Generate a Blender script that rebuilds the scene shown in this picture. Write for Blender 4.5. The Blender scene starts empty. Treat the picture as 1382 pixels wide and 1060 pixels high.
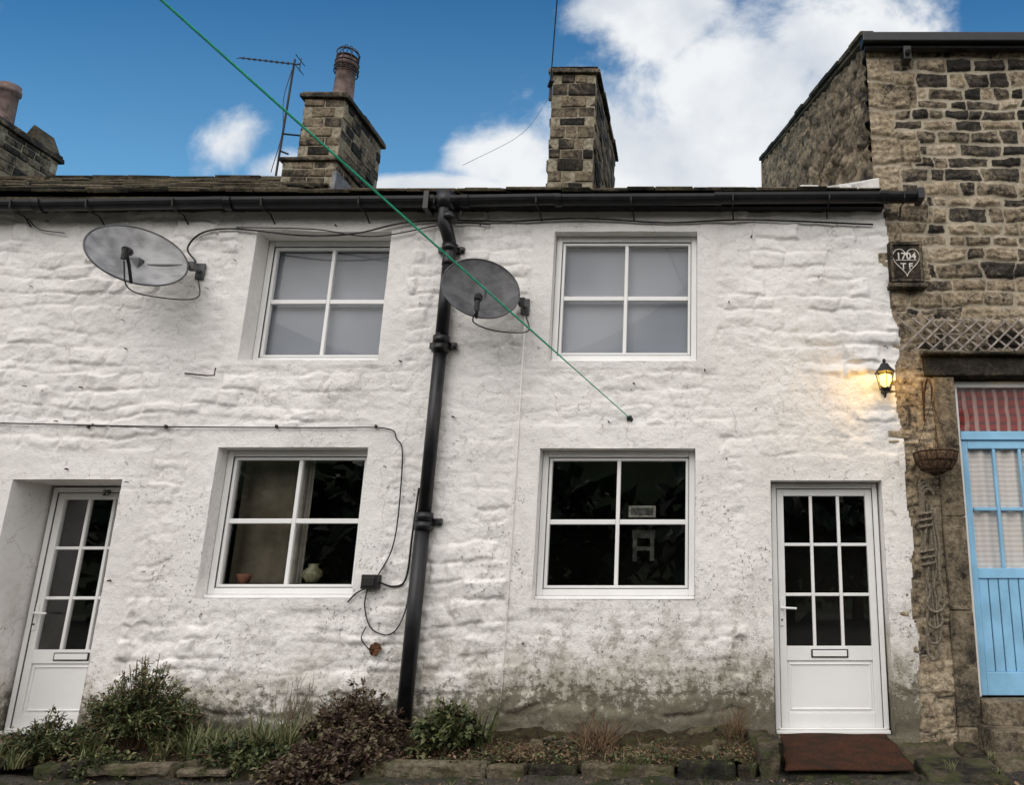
import bpy, math, random
import numpy as np
from mathutils import Vector, Matrix, Euler
random.seed(4)
U=random.uniform
scene=bpy.context.scene
scene.view_settings.view_transform='Standard'
scene.view_settings.look='None'
scene.view_settings.exposure=0

# ------------------------------------------------------------------ helpers
def link(o,parent=None):
    scene.collection.objects.link(o)
    if parent is not None: o.parent=parent
    return o
def empty(name):
    e=bpy.data.objects.new(name,None); e.empty_display_size=.2
    return link(e)
class MB:
    def __init__(s): s.v=[];s.f=[];s.r=[]
    def hexa(s,c,rnd=None):
        if rnd is None: rnd=random.random()
        n=len(s.v); s.v+= [tuple(p) for p in c]; s.r+=[rnd]*8
        for q in ((0,1,2,3),(7,6,5,4),(0,4,5,1),(1,5,6,2),(2,6,7,3),(3,7,4,0)):
            s.f.append(tuple(n+i for i in q))
    def box(s,x0,x1,y0,y1,z0,z1,rnd=None,j=0):
        c=[(x0,y0,z0),(x0,y1,z0),(x1,y1,z0),(x1,y0,z0),(x0,y0,z1),(x0,y1,z1),(x1,y1,z1),(x1,y0,z1)]
        if j: c=[(a+U(-j,j),b+U(-j,j),d+U(-j,j)) for a,b,d in c]
        s.hexa(c,rnd)
    def mbox(s,M,sx,sy,sz,rnd=None):
        c=[M@Vector((a*sx/2,b*sy/2,d*sz/2)) for a,b,d in ((-1,-1,-1),(-1,1,-1),(1,1,-1),(1,-1,-1),(-1,-1,1),(-1,1,1),(1,1,1),(1,-1,1))]
        s.hexa(c,rnd)
    def tube(s,pts,r,n=8,rnd=None,close=False):
        if rnd is None: rnd=random.random()
        pts=[Vector(p) for p in pts]; m=len(pts)
        rr=r if isinstance(r,(list,tuple)) else [r]*m
        b0=len(s.v); up=Vector((0.13,0.21,1)).normalized()
        for i,p in enumerate(pts):
            t=(pts[min(i+1,m-1)]-pts[max(i-1,0)]).normalized()
            if abs(t.dot(up))>.98: up=Vector((1,0.1,0)).normalized()
            a=t.cross(up).normalized(); b=t.cross(a).normalized()
            for k in range(n):
                an=2*math.pi*k/n
                q=p+a*math.cos(an)*rr[i]+b*math.sin(an)*rr[i]
                s.v.append(tuple(q)); s.r.append(rnd)
        for i in range(m-1):
            for k in range(n):
                a=b0+i*n+k; b=b0+i*n+(k+1)%n
                s.f.append((a,b,b+n,a+n))
        s.f.append(tuple(b0+k for k in range(n))[::-1]); s.f.append(tuple(b0+(m-1)*n+k for k in range(n)))
    def lathe(s,prof,cx,cy,n=20,rnd=.5):
        b0=len(s.v)
        for r,z in prof:
            for k in range(n):
                a=2*math.pi*k/n; s.v.append((cx+r*math.cos(a),cy+r*math.sin(a),z)); s.r.append(rnd)
        for i in range(len(prof)-1):
            for k in range(n):
                a=b0+i*n+k;b=b0+i*n+(k+1)%n; s.f.append((a,b,b+n,a+n))
    def quad(s,p,rnd=.5):
        n=len(s.v); s.v+=[tuple(q) for q in p]; s.r+=[rnd]*len(p); s.f.append(tuple(range(n,n+len(p))))
    def pane(s,x0,x1,z0,z1,y): s.quad([(x0,y,z0),(x1,y,z0),(x1,y,z1),(x0,y,z1)])
    def obj(s,name,mat,parent=None,bevel=0,smooth=False,seg=2):
        me=bpy.data.meshes.new(name); me.from_pydata(s.v,[],s.f)
        a=me.attributes.new('rnd','FLOAT','POINT'); a.data.foreach_set('value',s.r)
        if smooth: me.polygons.foreach_set('use_smooth',[True]*len(me.polygons))
        me.materials.append(mat); me.update()
        o=bpy.data.objects.new(name,me); link(o,parent)
        if bevel:
            b=o.modifiers.new('bevel','BEVEL'); b.width=bevel; b.segments=seg; b.limit_method='ANGLE'
        return o
def bez(pts,n=8):
    P=[Vector(p) for p in pts]; P=[P[0]*2-P[1]]+P+[P[-1]*2-P[-2]]; out=[]
    for i in range(1,len(P)-2):
        for k in range(n):
            t=k/n; a,b,c,d=P[i-1],P[i],P[i+1],P[i+2]
            out.append(.5*((2*b)+(c-a)*t+(2*a-5*b+4*c-d)*t*t+(3*b-a-3*c+d)*t**3))
    out.append(P[-2]); return out

# ------------------------------------------------------------------ materials
class NT:
    def __init__(s,name,rough=.8,spec=.3):
        s.m=bpy.data.materials.new(name); s.m.use_nodes=True; s.t=s.m.node_tree
        s.b=s.t.nodes['Principled BSDF']; s.b.inputs['Roughness'].default_value=rough
        s.b.inputs['Specular IOR Level'].default_value=spec
    def n(s,ty,**k):
        x=s.t.nodes.new(ty)
        for a,b in k.items(): setattr(x,a,b)
        return x
    def put(s,sock,v):
        if isinstance(v,bpy.types.NodeSocket): s.t.links.new(v,sock)
        elif isinstance(v,(tuple,list)) and len(v)==3 and sock.type=='RGBA': sock.default_value=(*v,1)
        else: sock.default_value=v
    def math(s,op,a,b=0,c=0,clamp=False):
        x=s.n('ShaderNodeMath',operation=op,use_clamp=clamp); s.put(x.inputs[0],a); s.put(x.inputs[1],b)
        if op in('MULTIPLY_ADD',): s.put(x.inputs[2],c)
        return x.outputs[0]
    def pos(s): return s.n('ShaderNodeNewGeometry').outputs['Position']
    def scl(s,v,sc):
        x=s.n('ShaderNodeVectorMath',operation='MULTIPLY'); s.put(x.inputs[0],v); x.inputs[1].default_value=sc; return x.outputs[0]
    def noise(s,sc,det=4,rough=.55,vec=None,dist=0):
        x=s.n('ShaderNodeTexNoise'); s.put(x.inputs['Vector'],vec if vec is not None else s.pos())
        x.inputs['Scale'].default_value=sc;x.inputs['Detail'].default_value=det;x.inputs['Roughness'].default_value=rough;x.inputs['Distortion'].default_value=dist
        return x.outputs['Fac']
    def rng(s,v,a,b,c=0,d=1):
        x=s.n('ShaderNodeMapRange',interpolation_type='SMOOTHSTEP'); s.put(x.inputs[0],v)
        for i,q in enumerate((a,b,c,d)): x.inputs[1+i].default_value=q
        return x.outputs[0]
    def mix(s,f,a,b,blend='MIX'):
        x=s.n('ShaderNodeMix',data_type='RGBA',blend_type=blend); s.put(x.inputs[0],f); s.put(x.inputs[6],a); s.put(x.inputs[7],b); return x.outputs[2]
    def ramp(s,v,stops):
        x=s.n('ShaderNodeValToRGB'); s.put(x.inputs[0],v); e=x.color_ramp.elements
        while len(e)<len(stops): e.new(.5)
        for i,(p,c) in enumerate(stops): e[i].position=p; e[i].color=(*c,1)
        return x.outputs[0]
    def attr(s,name): return s.n('ShaderNodeAttribute',attribute_name=name).outputs['Fac']
    def z(s,i=2):
        x=s.n('ShaderNodeSeparateXYZ'); s.put(x.inputs[0],s.pos()); return x.outputs[i]
    def bump(s,h,st,dist):
        x=s.n('ShaderNodeBump'); s.put(x.inputs['Height'],h); x.inputs['Strength'].default_value=st; x.inputs['Distance'].default_value=dist
        s.t.links.new(x.outputs[0],s.b.inputs['Normal'])
    def col(s,c): s.put(s.b.inputs['Base Color'],c)

def simple(name,c,rough=.5,spec=.4,var=.15,sc=6,bump=0,metal=0):
    t=NT(name,rough,spec); n=t.noise(sc,3)
    c2=tuple(x*(1-var) for x in c); c3=tuple(min(1,x*(1+var)) for x in c)
    t.col(t.mix(t.rng(n,.3,.7),c2,c3)); t.b.inputs['Metallic'].default_value=metal
    if bump: t.bump(t.noise(sc*12,3),bump,.004)
    return t.m

def whitewash(name,attrs):
    t=NT(name,.75,.22)
    n1=t.noise(1.1,2); n2=t.noise(14,4,.6); n3=t.noise(70,3,.65); nb=t.noise(3.2,4,.7)
    c=t.mix(t.rng(n1,.35,.7),(.86,.838,.812),(.76,.738,.71))
    if attrs:
        jt=t.attr('joint')
        c=t.mix(t.math('MULTIPLY',t.rng(jt,.5,0),t.rng(nb,.42,.75,.04,.55)),c,(.44,.41,.37))
    c=t.mix(t.math('MULTIPLY',t.rng(n2,.54,.74),.28),c,(.53,.505,.47))
    c=t.mix(t.math('MULTIPLY',t.rng(t.noise(2.6,5,.75),.55,.72),.38),c,(.57,.54,.49))
    z=t.z(); xx=t.z(0)
    side=t.math('MULTIPLY',t.rng(xx,-3.2,-1.2),.30)
    d=t.math('ADD',t.math('MULTIPLY_ADD',t.math('SUBTRACT',t.noise(2.2,5,.7),.5),1.7,t.rng(z,1.2,-.15)),side)
    c=t.mix(t.math('MULTIPLY',t.rng(d,.42,1.15),.80),c,(.34,.31,.24))
    gn=t.noise(5.5,6,.82)
    gr=t.math('MULTIPLY',t.math('MULTIPLY',t.rng(z,1.7,.2),t.rng(gn,.485,.59)),t.rng(xx,-4.5,-1.0,.4,1))
    c=t.mix(t.math('MULTIPLY',gr,.72),c,(.22,.205,.155))
    d2=t.math('ADD',t.math('MULTIPLY_ADD',t.math('SUBTRACT',t.noise(13,5,.8),.5),2.4,t.rng(z,.85,-.12)),t.math('MULTIPLY',side,.6))
    c=t.mix(t.math('MULTIPLY',t.rng(d2,.58,.92),.84),c,(.10,.09,.058))
    clus=t.math('MULTIPLY',t.rng(t.noise(1.9,3),.45,.58),t.rng(z,3.6,.7,.3,1))
    spk=t.rng(t.noise(34,5,.8),.58,.65)
    cs=t.math('MULTIPLY',clus,spk)
    c=t.mix(t.math('MULTIPLY',cs,.85),c,(.17,.14,.11))
    v=t.n('ShaderNodeTexVoronoi',feature='DISTANCE_TO_EDGE'); v.inputs['Scale'].default_value=1.7
    wv=t.n('ShaderNodeVectorMath',operation='ADD'); t.put(wv.inputs[0],t.pos())
    nx=t.n('ShaderNodeTexNoise'); nx.inputs['Scale'].default_value=5; nx.inputs['Detail'].default_value=4; t.put(nx.inputs['Vector'],t.pos())
    t.put(wv.inputs[1],t.scl(nx.outputs['Color'],(.35,.35,.35))); t.put(v.inputs['Vector'],wv.outputs[0])
    ck=t.math('MULTIPLY',t.rng(v.outputs['Distance'],.008,.0),t.rng(t.noise(1.3,1),.52,.6))
    c=t.mix(t.math('MULTIPLY',ck,.55),c,(.2,.18,.15))
    t.col(c)
    hh=t.math('ADD',t.math('MULTIPLY',n2,.75),t.math('MULTIPLY',n3,.35))
    t.bump(t.math('SUBTRACT',hh,t.math('MULTIPLY',cs,.4)),.75 if attrs else .4,.022)
    return t.m
M_white=whitewash('whitewash',True); M_reveal=whitewash('painted_reveal',False)

def stone(name,use_joint,dark=1.0,mossy=0,soot=0.0):
    t=NT(name,.9,.2); r=t.attr('rnd')
    n=t.noise(3.5,5,.7); n2=t.noise(22,5,.72); n3=t.noise(80,3,.7)
    f=t.math('ADD',t.math('MULTIPLY',r,.8),t.math('MULTIPLY',t.math('SUBTRACT',n,.5),1.3))
    if soot: f=t.math('SUBTRACT',f,t.math('MULTIPLY',t.rng(t.noise(9,5,.8),.5,.62),soot))
    D=dark
    c=t.ramp(f,[(.0,(.028*D,.026*D,.023*D)),(.2,(.065*D,.057*D,.047*D)),(.36,(.20*D,.165*D,.12*D)),(.6,(.34*D,.28*D,.195*D)),(.9,(.45*D,.385*D,.29*D))])
    c=t.mix(t.rng(n2,.33,.64),t.mix(1,c,(.45,.42,.39),'MULTIPLY'),c)
    if use_joint:
        j=t.attr('joint')
        c=t.mix(t.rng(t.math('MULTIPLY_ADD',t.math('SUBTRACT',n2,.5),.9,j),.42,.12),c,t.mix(t.rng(n,.35,.6),(.22*D,.19*D,.145*D),(.38*D,.335*D,.26*D)))
    if mossy: c=t.mix(t.math('MULTIPLY',t.rng(t.noise(6,5,.7),.45,.65),mossy),c,(.06,.07,.022))
    t.col(c); t.bump(t.math('ADD',t.math('MULTIPLY',n2,.9),t.math('MULTIPLY',n3,.35)),.95,.03)
    return t.m
M_stone=stone('gritstone_wall',True,1.42,0,.32)
M_gable=stone('gable_rubble',True,1.25,0,.10)
M_block=stone('chimney_gritstone',False,.95,0,.2)
M_kerb=stone('mossy_stone',False,.50,.75)
M_pave=stone('path_flagstone',False,.9,.2)
M_lint=stone('door_surround_stone',False,1.05,.1,.2)
M_slate=stone('stone_slate',False,.55,.35)
M_mortar=simple('mortar',(.27,.24,.18),.95,.1,.4,20,.5)
M_upvc=simple('upvc_white',(.84,.84,.83),.28,.5,.04,2)
M_black=simple('black_gutter_paint',(.009,.009,.011),.38,.4,.4,8)
M_cable=simple('black_cable',(.012,.012,.012),.5,.4,.2,8)
M_grey=simple('dish_grey',(.27,.27,.275),.45,.4,.4,5)
M_dgrey=simple('dish_dark_grey',(.075,.075,.08),.5,.4,.4,9)
M_terra=simple('terracotta',(.15,.11,.10),.8,.2,.4,9,.4)
M_lead=simple('lead_flashing',(.17,.17,.18),.6,.4,.3,9,.3)
M_green=simple('green_line',(.03,.42,.24),.5,.4,.15,30)
M_wood=simple('weathered_trellis',(.30,.26,.23),.9,.15,.35,12,.5)
M_rope=simple('old_rope',(.21,.18,.14),.95,.1,.4,60,.9)
M_rust=simple('rusty_iron',(.055,.033,.022),.9,.2,.5,20,.6)
M_leafbrown=simple('dead_leaf_brown',(.12,.055,.028),.8,.2,.4,40)
M_wick=simple('coir_basket',(.15,.095,.06),.95,.1,.5,40,1)
M_blue=simple('blue_paint',(.27,.54,.78),.4,.4,.12,4)
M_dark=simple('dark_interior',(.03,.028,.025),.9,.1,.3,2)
t=NT('soil',.95,.1)
t.col(t.ramp(t.noise(14,5,.75),[(.3,(.018,.013,.009)),(.5,(.06,.044,.028)),(.62,(.06,.06,.025)),(.8,(.15,.115,.075))])); t.bump(t.noise(30,5,.7),1,.04); M_soil=t.m
t=NT('ground_gravel',.9,.2); n=t.noise(1.5,4,.6); n2=t.noise(45,5,.75)
c=t.mix(t.rng(n,.35,.65),(.035,.031,.026),(.075,.067,.054)); c=t.mix(t.rng(n2,.48,.7),c,(.16,.145,.12)); c=t.mix(t.rng(t.noise(5,5,.7),.5,.62),c,(.035,.042,.017))
t.col(c); t.bump(n2,.9,.03); M_ground=t.m
t=NT('doormat_coir',.98,.05); n=t.noise(150,2,.7); t.col(t.mix(t.rng(t.noise(6,5,.7),.4,.65),t.mix(t.rng(n,.35,.7),(.035,.017,.011),(.13,.058,.038)),(.04,.028,.02))); t.bump(n,1,.012); M_mat=t.m
def leafmat(name,a,b,c3,rough=.55):
    t=NT(name,rough,.35); t.col(t.ramp(t.attr('rnd'),[(0,a),(.5,b),(1,c3)]))
    return t.m
M_leafG=leafmat('shrub_leaves',(.016,.024,.008),(.045,.065,.02),(.15,.16,.065))
M_leafS=leafmat('strap_leaves',(.03,.045,.012),(.085,.11,.035),(.22,.20,.10))
M_leafP=leafmat('purple_leaves',(.032,.018,.015),(.08,.047,.036),(.12,.105,.055))
M_twig=leafmat('dead_twigs',(.05,.03,.018),(.13,.08,.045),(.25,.17,.10),.8)

def glassmat(name,refl,tint=.92):
    m=bpy.data.materials.new(name); m.use_nodes=True; nt=m.node_tree
    for x in list(nt.nodes): nt.nodes.remove(x)
    out=nt.nodes.new('ShaderNodeOutputMaterial'); mx=nt.nodes.new('ShaderNodeMixShader')
    g=nt.nodes.new('ShaderNodeBsdfGlossy'); g.inputs['Roughness'].default_value=.01
    no=nt.nodes.new('ShaderNodeTexNoise'); no.inputs['Scale'].default_value=1.6; no.inputs['Detail'].default_value=1
    geo=nt.nodes.new('ShaderNodeNewGeometry'); nt.links.new(geo.outputs['Position'],no.inputs['Vector'])
    bp=nt.nodes.new('ShaderNodeBump'); bp.inputs['Strength'].default_value=.05; bp.inputs['Distance'].default_value=.01
    nt.links.new(no.outputs['Fac'],bp.inputs['Height']); nt.links.new(bp.outputs[0],g.inputs['Normal'])
    a=nt.nodes.new('ShaderNodeBsdfTransparent'); a.inputs[0].default_value=(tint,tint,tint,1)
    lw=nt.nodes.new('ShaderNodeLayerWeight'); lw.inputs[0].default_value=.5
    pw=nt.nodes.new('ShaderNodeMath'); pw.operation='POWER'; pw.inputs[1].default_value=4.0; nt.links.new(lw.outputs['Facing'],pw.inputs[0])
    ad=nt.nodes.new('ShaderNodeMath'); ad.operation='ADD'; ad.inputs[1].default_value=refl; ad.use_clamp=True
    nt.links.new(pw.outputs[0],ad.inputs[0]); nt.links.new(ad.outputs[0],mx.inputs[0])
    nt.links.new(a.outputs[0],mx.inputs[1]); nt.links.new(g.outputs[0],mx.inputs[2]); nt.links.new(mx.outputs[0],out.inputs[0])
    return m
M_glass=glassmat('window_glass',.12,.90)
M_glassU=glassmat('upper_window_glass',.022)

# ------------------------------------------------------------------ height-field walls
rs=np.random.RandomState(11)
def gf(nz,nx,res,lx,lz):
    w=rs.standard_normal((nz,nx)); F=np.fft.fft2(w)
    kx=np.fft.fftfreq(nx,res)[None,:]; kz=np.fft.fftfreq(nz,res)[:,None]
    o=np.real(np.fft.ifft2(F*np.exp(-2*np.pi**2*(kx**2*lx**2+kz**2*lz**2)))); return o/o.std()
def blur(h,res,l):
    nz,nx=h.shape; p=np.pad(h,8,mode='edge'); F=np.fft.fft2(p)
    kx=np.fft.fftfreq(nx+16,res)[None,:]; kz=np.fft.fftfreq(nz+16,res)[:,None]
    return np.real(np.fft.ifft2(F*np.exp(-2*np.pi**2*(kx**2+kz**2)*l**2)))[8:-8,8:-8]
def courses(X,Z,ch,cw,quoin=None):
    z=Z.min()-.3; ze=[z]
    while z<Z.max()+.3: z+=rs.uniform(*ch); ze.append(z)
    ze=np.array(ze); idx=np.clip(np.searchsorted(ze,Z)-1,0,len(ze)-2)
    r=np.zeros_like(X); d=np.zeros_like(X); r2=np.zeros_like(X); u=np.zeros_like(X); r3=np.zeros_like(X); vv=np.zeros_like(X)
    for k in range(len(ze)-1):
        m=idx==k
        if not m.any(): continue
        x=X.min()-.5; xe=[x]
        while x<X.max()+.5: x+=rs.uniform(*cw); xe.append(x)
        xe=np.array(xe); xx=X[m]; zz=Z[m]; j=np.clip(np.searchsorted(xe,xx)-1,0,len(xe)-2)
        ra=rs.rand(len(xe)); rb=rs.rand(len(xe)); rc=rs.rand(len(xe)); r[m]=ra[j]; r2[m]=rb[j]; r3[m]=rc[j]
        dx=np.minimum(xx-xe[j],xe[j+1]-xx); dz=np.minimum(zz-ze[k],ze[k+1]-zz)
        d[m]=np.minimum(dx,dz); u[m]=(zz-ze[k])/(ze[k+1]-ze[k]); vv[m]=(xx-xe[j])/(xe[j+1]-xe[j])
    if quoin:
        q=np.floor((Z-quoin[1])/.31).astype(int); w=np.where(q%2==0,.5,.27)
        m=(X-quoin[0])<w; qr=rs.rand(60)*.35+.45; r[m]=qr[np.clip(q[m],0,59)]
        dz=(Z-quoin[1])-q*.31; dd=np.minimum(np.minimum(dz,.31-dz),np.abs(w-(X-quoin[0]))); d[m]=dd[m]
    return r,r2,d,u,r3,vv
def ss(x,a,b):
    t=np.clip((x-a)/(b-a),0,1); return t*t*(3-2*t)
def gridmesh(name,P,keep,attrs,mat,parent,flip=False):
    nz,nx=P.shape[:2]; idx=np.arange(nz*nx).reshape(nz,nx)
    q=np.stack([idx[:-1,:-1],idx[:-1,1:],idx[1:,1:],idx[1:,:-1]],-1)[keep]
    if flip: q=q[:,::-1]
    used=np.unique(q); mp=np.zeros(nz*nx,int); mp[used]=np.arange(len(used)); q=mp[q]
    me=bpy.data.meshes.new(name); me.vertices.add(len(used)); me.vertices.foreach_set('co',P.reshape(-1,3)[used].astype(np.float32).ravel())
    me.loops.add(len(q)*4); me.loops.foreach_set('vertex_index',q.astype(np.int32).ravel())
    me.polygons.add(len(q)); me.polygons.foreach_set('loop_start',np.arange(0,len(q)*4,4,dtype=np.int32))
    me.polygons.foreach_set('use_smooth',np.ones(len(q),bool)); me.update(calc_edges=True); me.validate()
    for k,a in attrs.items():
        at=me.attributes.new(k,'FLOAT','POINT'); at.data.foreach_set('value',a.reshape(-1)[used].astype(np.float32))
    me.materials.append(mat); o=bpy.data.objects.new(name,me); return link(o,parent)
def axis(a,b,res,snaps):
    g=np.arange(a,b+res/2,res)
    for s in snaps:
        if a<s<b: g[np.argmin(abs(g-s))]=s
    return g

cotL=empty('whitewashed_cottage'); cotR=empty('whitewashed_cottage')
sh=empty('stone_house')
OPEN=[(-1.48,-.10,3.18,4.49),(-1.51,-.11,1.04,2.36),(-4.36,-3.06,3.19,4.49),(-4.41,-3.06,1.05,2.37),(.56,1.55,-.06,2.07),(-6.20,-5.22,-.12,2.08)]
SUR=[(-1.70,.09,3.10,4.9),(-1.74,.12,.95,2.58),(-4.52,-2.83,3.12,4.9),(-4.66,-2.84,.95,2.56),(.34,1.9,-.3,2.30),(-6.62,-4.98,2.0,2.36),(-6.5,-4.99,-.3,2.1)]
res=.0125
xs=axis(-8.2,1.84,res,[o[0] for o in OPEN]+[o[1] for o in OPEN]+[-2.40]); zs=axis(-.35,4.84,res,[o[2] for o in OPEN]+[o[3] for o in OPEN])
X,Z=np.meshgrid(xs,zs); nz,nx=X.shape
wx=gf(nz,nx,res,.12,.12)*.022+gf(nz,nx,res,.03,.03)*.010; wz=gf(nz,nx,res,.26,.16)*.026+gf(nz,nx,res,.05,.05)*.009+gf(nz,nx,res,.02,.02)*.004
r,r2,d,u,r3,vv=courses(X+wx,Z+wz,(.09,.21),(.12,.46))
prof=ss(d,-.004,.030)
h=prof*(.003+.030*r**1.5)+prof*(r2-.5)*.032*(u-.5)+prof*(r3-.5)*.030*(vv-.5)
mod=np.clip(.72+.36*gf(nz,nx,res,.40,.26),.08,1.25)
def rough(l): return gf(nz,nx,res,l*1.25,l)
pits=-np.clip(rough(.030)-.6,0,3)
h=h*mod+(rough(.075)*.0034+rough(.035)*.0027+pits*.0044-np.abs(rough(.045))*.0040+rough(.017)*.0015)*np.clip(.5+.55*mod,0,1.2)
h=blur(h,res,.0055)+gf(nz,nx,res,.009,.009)*.0011+.012
m=np.zeros_like(X)
for a,b,c0,c1 in SUR:
    e=gf(nz,nx,res,.06,.06)*.010
    k=np.minimum(np.minimum(X-a,b-X),np.minimum(Z-c0,c1-Z))+e; m=np.maximum(m,ss(k,-.035,.025))
soft=np.minimum(ss(X,-1.95,-1.5),ss(X,.3,-.1))*np.minimum(ss(Z,.1,.35),ss(Z,1.1,.95))*.65
h=h*(1-soft)+.016*soft
flat=.021+gf(nz,nx,res,.12,.12)*.0026+gf(nz,nx,res,.025,.025)*.0011
edge=np.full_like(X,9.)
for a,b,c0,c1 in SUR:
    dd=np.maximum(np.maximum(a-X,X-b),np.maximum(c0-Z,Z-c1)); edge=np.minimum(edge,abs(dd+gf(nz,nx,res,.1,.1)*.004))
h=h*(1-m)+flat*m-.0045*np.exp(-(edge/.010)**2)*ss(gf(nz,nx,res,.2,.2),-.5,.5)
h+= .02*ss(Z,.35,-.1)*gf(nz,nx,res,.15,.06)*.5
P=np.stack([X,-h,Z],-1)
xc=(X[:-1,:-1]+X[1:,1:])/2; zc=(Z[:-1,:-1]+Z[1:,1:])/2
keep=np.ones_like(xc,bool)
for a,b,c0,c1 in OPEN: keep&=~((xc>a)&(xc<b)&(zc>c0)&(zc<c1))
en=(gf(nz,nx,res,.3,.035)*.006+gf(nz,nx,res,.4,.13)*.022)[:-1,:-1]
keep&= xc<1.755+en
joint=np.clip(prof*(1-m)+m,0,1)
gridmesh('front_wall',P,keep&(xc<-2.40),{'joint':joint},M_white,cotL)
gridmesh('front_wall',P,keep&(xc>-2.40),{'joint':joint},M_white,cotR)
b=MB(); b.box(-13,-8.19,-.02,.3,-.4,4.8); b.obj('wall_extension',M_reveal,cotL)

def reveal(o,dep,parent):
    a,b_,c0,c1=o; q=MB(); y0=-.0205
    q.quad([(a,y0,c0),(a,dep,c0),(a,dep,c1),(a,y0,c1)]); q.quad([(b_,y0,c0),(b_,y0,c1),(b_,dep,c1),(b_,dep,c0)])
    q.quad([(a,y0,c1),(a,dep,c1),(b_,dep,c1),(b_,y0,c1)]); q.quad([(a,y0,c0),(b_,y0,c0),(b_,dep,c0),(a,dep,c0)])
    q.obj('reveal',M_reveal,parent)
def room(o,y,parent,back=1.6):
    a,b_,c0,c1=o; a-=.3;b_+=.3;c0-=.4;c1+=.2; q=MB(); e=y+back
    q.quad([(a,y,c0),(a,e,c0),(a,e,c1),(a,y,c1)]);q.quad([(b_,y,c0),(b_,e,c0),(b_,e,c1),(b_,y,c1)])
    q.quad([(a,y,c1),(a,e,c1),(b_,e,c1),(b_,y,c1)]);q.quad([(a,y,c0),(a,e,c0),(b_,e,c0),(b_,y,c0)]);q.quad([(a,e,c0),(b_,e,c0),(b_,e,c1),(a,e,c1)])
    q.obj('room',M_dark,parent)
def window(o,y,parent,glass,name='window'):
    e=empty(name); e.parent=parent
    a,b_,c0,c1=o; w=.055; q=MB(); a+=.004;b_-=.004;c0+=.004;c1-=.004
    q.box(a,a+w,y,y+.07,c0+.03,c1);q.box(b_-w,b_,y,y+.07,c0+.03,c1)
    q.box(a+w,b_-w,y+.001,y+.07,c1-w,c1);q.box(a+w,b_-w,y+.001,y+.07,c0+.03,c0+.03+w)
    q.box(a-.002,b_+.002,y-.045,y+.07,c0-.002,c0+.028)
    q.obj('outer_frame',M_upvc,e,.006)
    A,B,C,D=a+w+.003,b_-w-.003,c0+.03+w+.003,c1-w-.003; s=.028; q=MB(); yy=y+.014
    q.box(A,A+s,yy,yy+.05,C,D);q.box(B-s,B,yy,yy+.05,C,D);q.box(A+s,B-s,yy+.001,yy+.05,D-s,D);q.box(A+s,B-s,yy+.001,yy+.05,C,C+s)
    mx=(A+B)/2; mz=(C+D)/2
    q.box(mx-.017,mx+.017,yy+.004,yy+.045,C+s,D-s); q.box(A+s,mx-.018,yy+.006,yy+.044,mz-.022,mz+.022); q.box(mx+.018,B-s,yy+.006,yy+.044,mz-.022,mz+.022)
    q.obj('sash',M_upvc,e,.005)
    q=MB(); q.pane(A+s-.006,B-s+.006,C+s-.006,D-s+.006,yy+.03)
    q.obj('glass',glass,e)
    q=MB()
    for (x0,x1,z0,z1) in ((A-.003,A,C,D),(B,B+.003,C,D),(A,B,D,D+.003),(A,B,C-.003,C)): q.box(x0,x1,y+.002,y+.05,z0,z1)
    q.obj('gasket',M_dgrey,e)
    return e,(A+s,B-s,C+s,D-s,yy)
reveal(OPEN[0],.35,cotR); reveal(OPEN[1],.35,cotR); reveal(OPEN[2],.4,cotL); reveal(OPEN[3],.35,cotL); reveal(OPEN[4],.3,cotR); reveal(OPEN[5],.6,cotL)
t=NT('blind_sky_reflection',.8,.2); t.col(t.mix(t.rng(t.noise(1.2,2),.3,.7),(.27,.295,.335),(.37,.39,.43))); M_blind_sky=t.m  # blue-grey of sky reflected in the panes is put into the blind's colour
w0,g0=window(OPEN[0],.09,cotR,M_glassU); w1,g1=window(OPEN[1],.11,cotR,M_glass); w2,g2=window(OPEN[2],.19,cotL,M_glassU); w3,g3=window(OPEN[3],.13,cotL,M_glass)
for w,g,pc in ((w0,g0,cotR),(w2,g2,cotL)):
    q=MB(); q.pane(g[0]-.1,g[1]+.1,g[2]-.1,g[3]+.1,g[4]+.09); q.obj('blind',M_blind_sky,w)
room(OPEN[1],.36,cotR); room(OPEN[3],.36,cotL,1.2)
t=NT('net_curtain',.9,.1); t.col(t.mix(t.rng(t.noise(4,3),.3,.7),(.10,.088,.062),(.17,.15,.11))); M_curt=t.m
def curtain(x0,x1,z0,z1,y,amp,nf,mat,parent):
    n=90; P=np.zeros((2,n,3)); 
    for i in range(n):
        f=i/(n-1); P[:,i,0]=x0+(x1-x0)*f; P[:,i,1]=y+amp*math.sin(f*nf*6.28+math.sin(f*9)*1.3)
    P[0,:,2]=z0; P[1,:,2]=z1
    return gridmesh('curtain',P,np.ones((1,n-1),bool),{},mat,parent)
curtain(-4.40,-3.80,1.06,2.4,.42,.015,2,M_curt,w3)
curtain(-3.84,-3.70,1.06,2.4,.34,.02,2,simple('curtain_edge',(.26,.25,.21),.9,.1,.2,8),w3)
q=MB(); q.lathe([(0,1.19),(.05,1.19),(.085,1.24),(.08,1.29),(.04,1.32),(.045,1.35),(.0,1.35)],-3.56,.26,20); q.obj('ornament_jar',simple('glazed_jar',(.16,.16,.09),.3,.5,.4,30),w3,smooth=True)
q=MB(); q.lathe([(0,1.18),(.04,1.18),(.06,1.24),(.066,1.26),(0,1.26)],-4.16,.24,16); q.obj('plant_pot',simple('plant_pot_clay',(.22,.10,.065),.8,.2,.2,9),w3,smooth=True)
q=MB(); q.box(-4.41,-3.06,.205,.36,1.10,1.18); q.obj('inner_sill',M_dark,w3)
q=MB(); q.box(-.76,-.50,.60,.62,1.80,1.91); q.obj('picture',simple('picture_pale',(.40,.39,.33),.6,.3,.4,25),w1)
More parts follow.
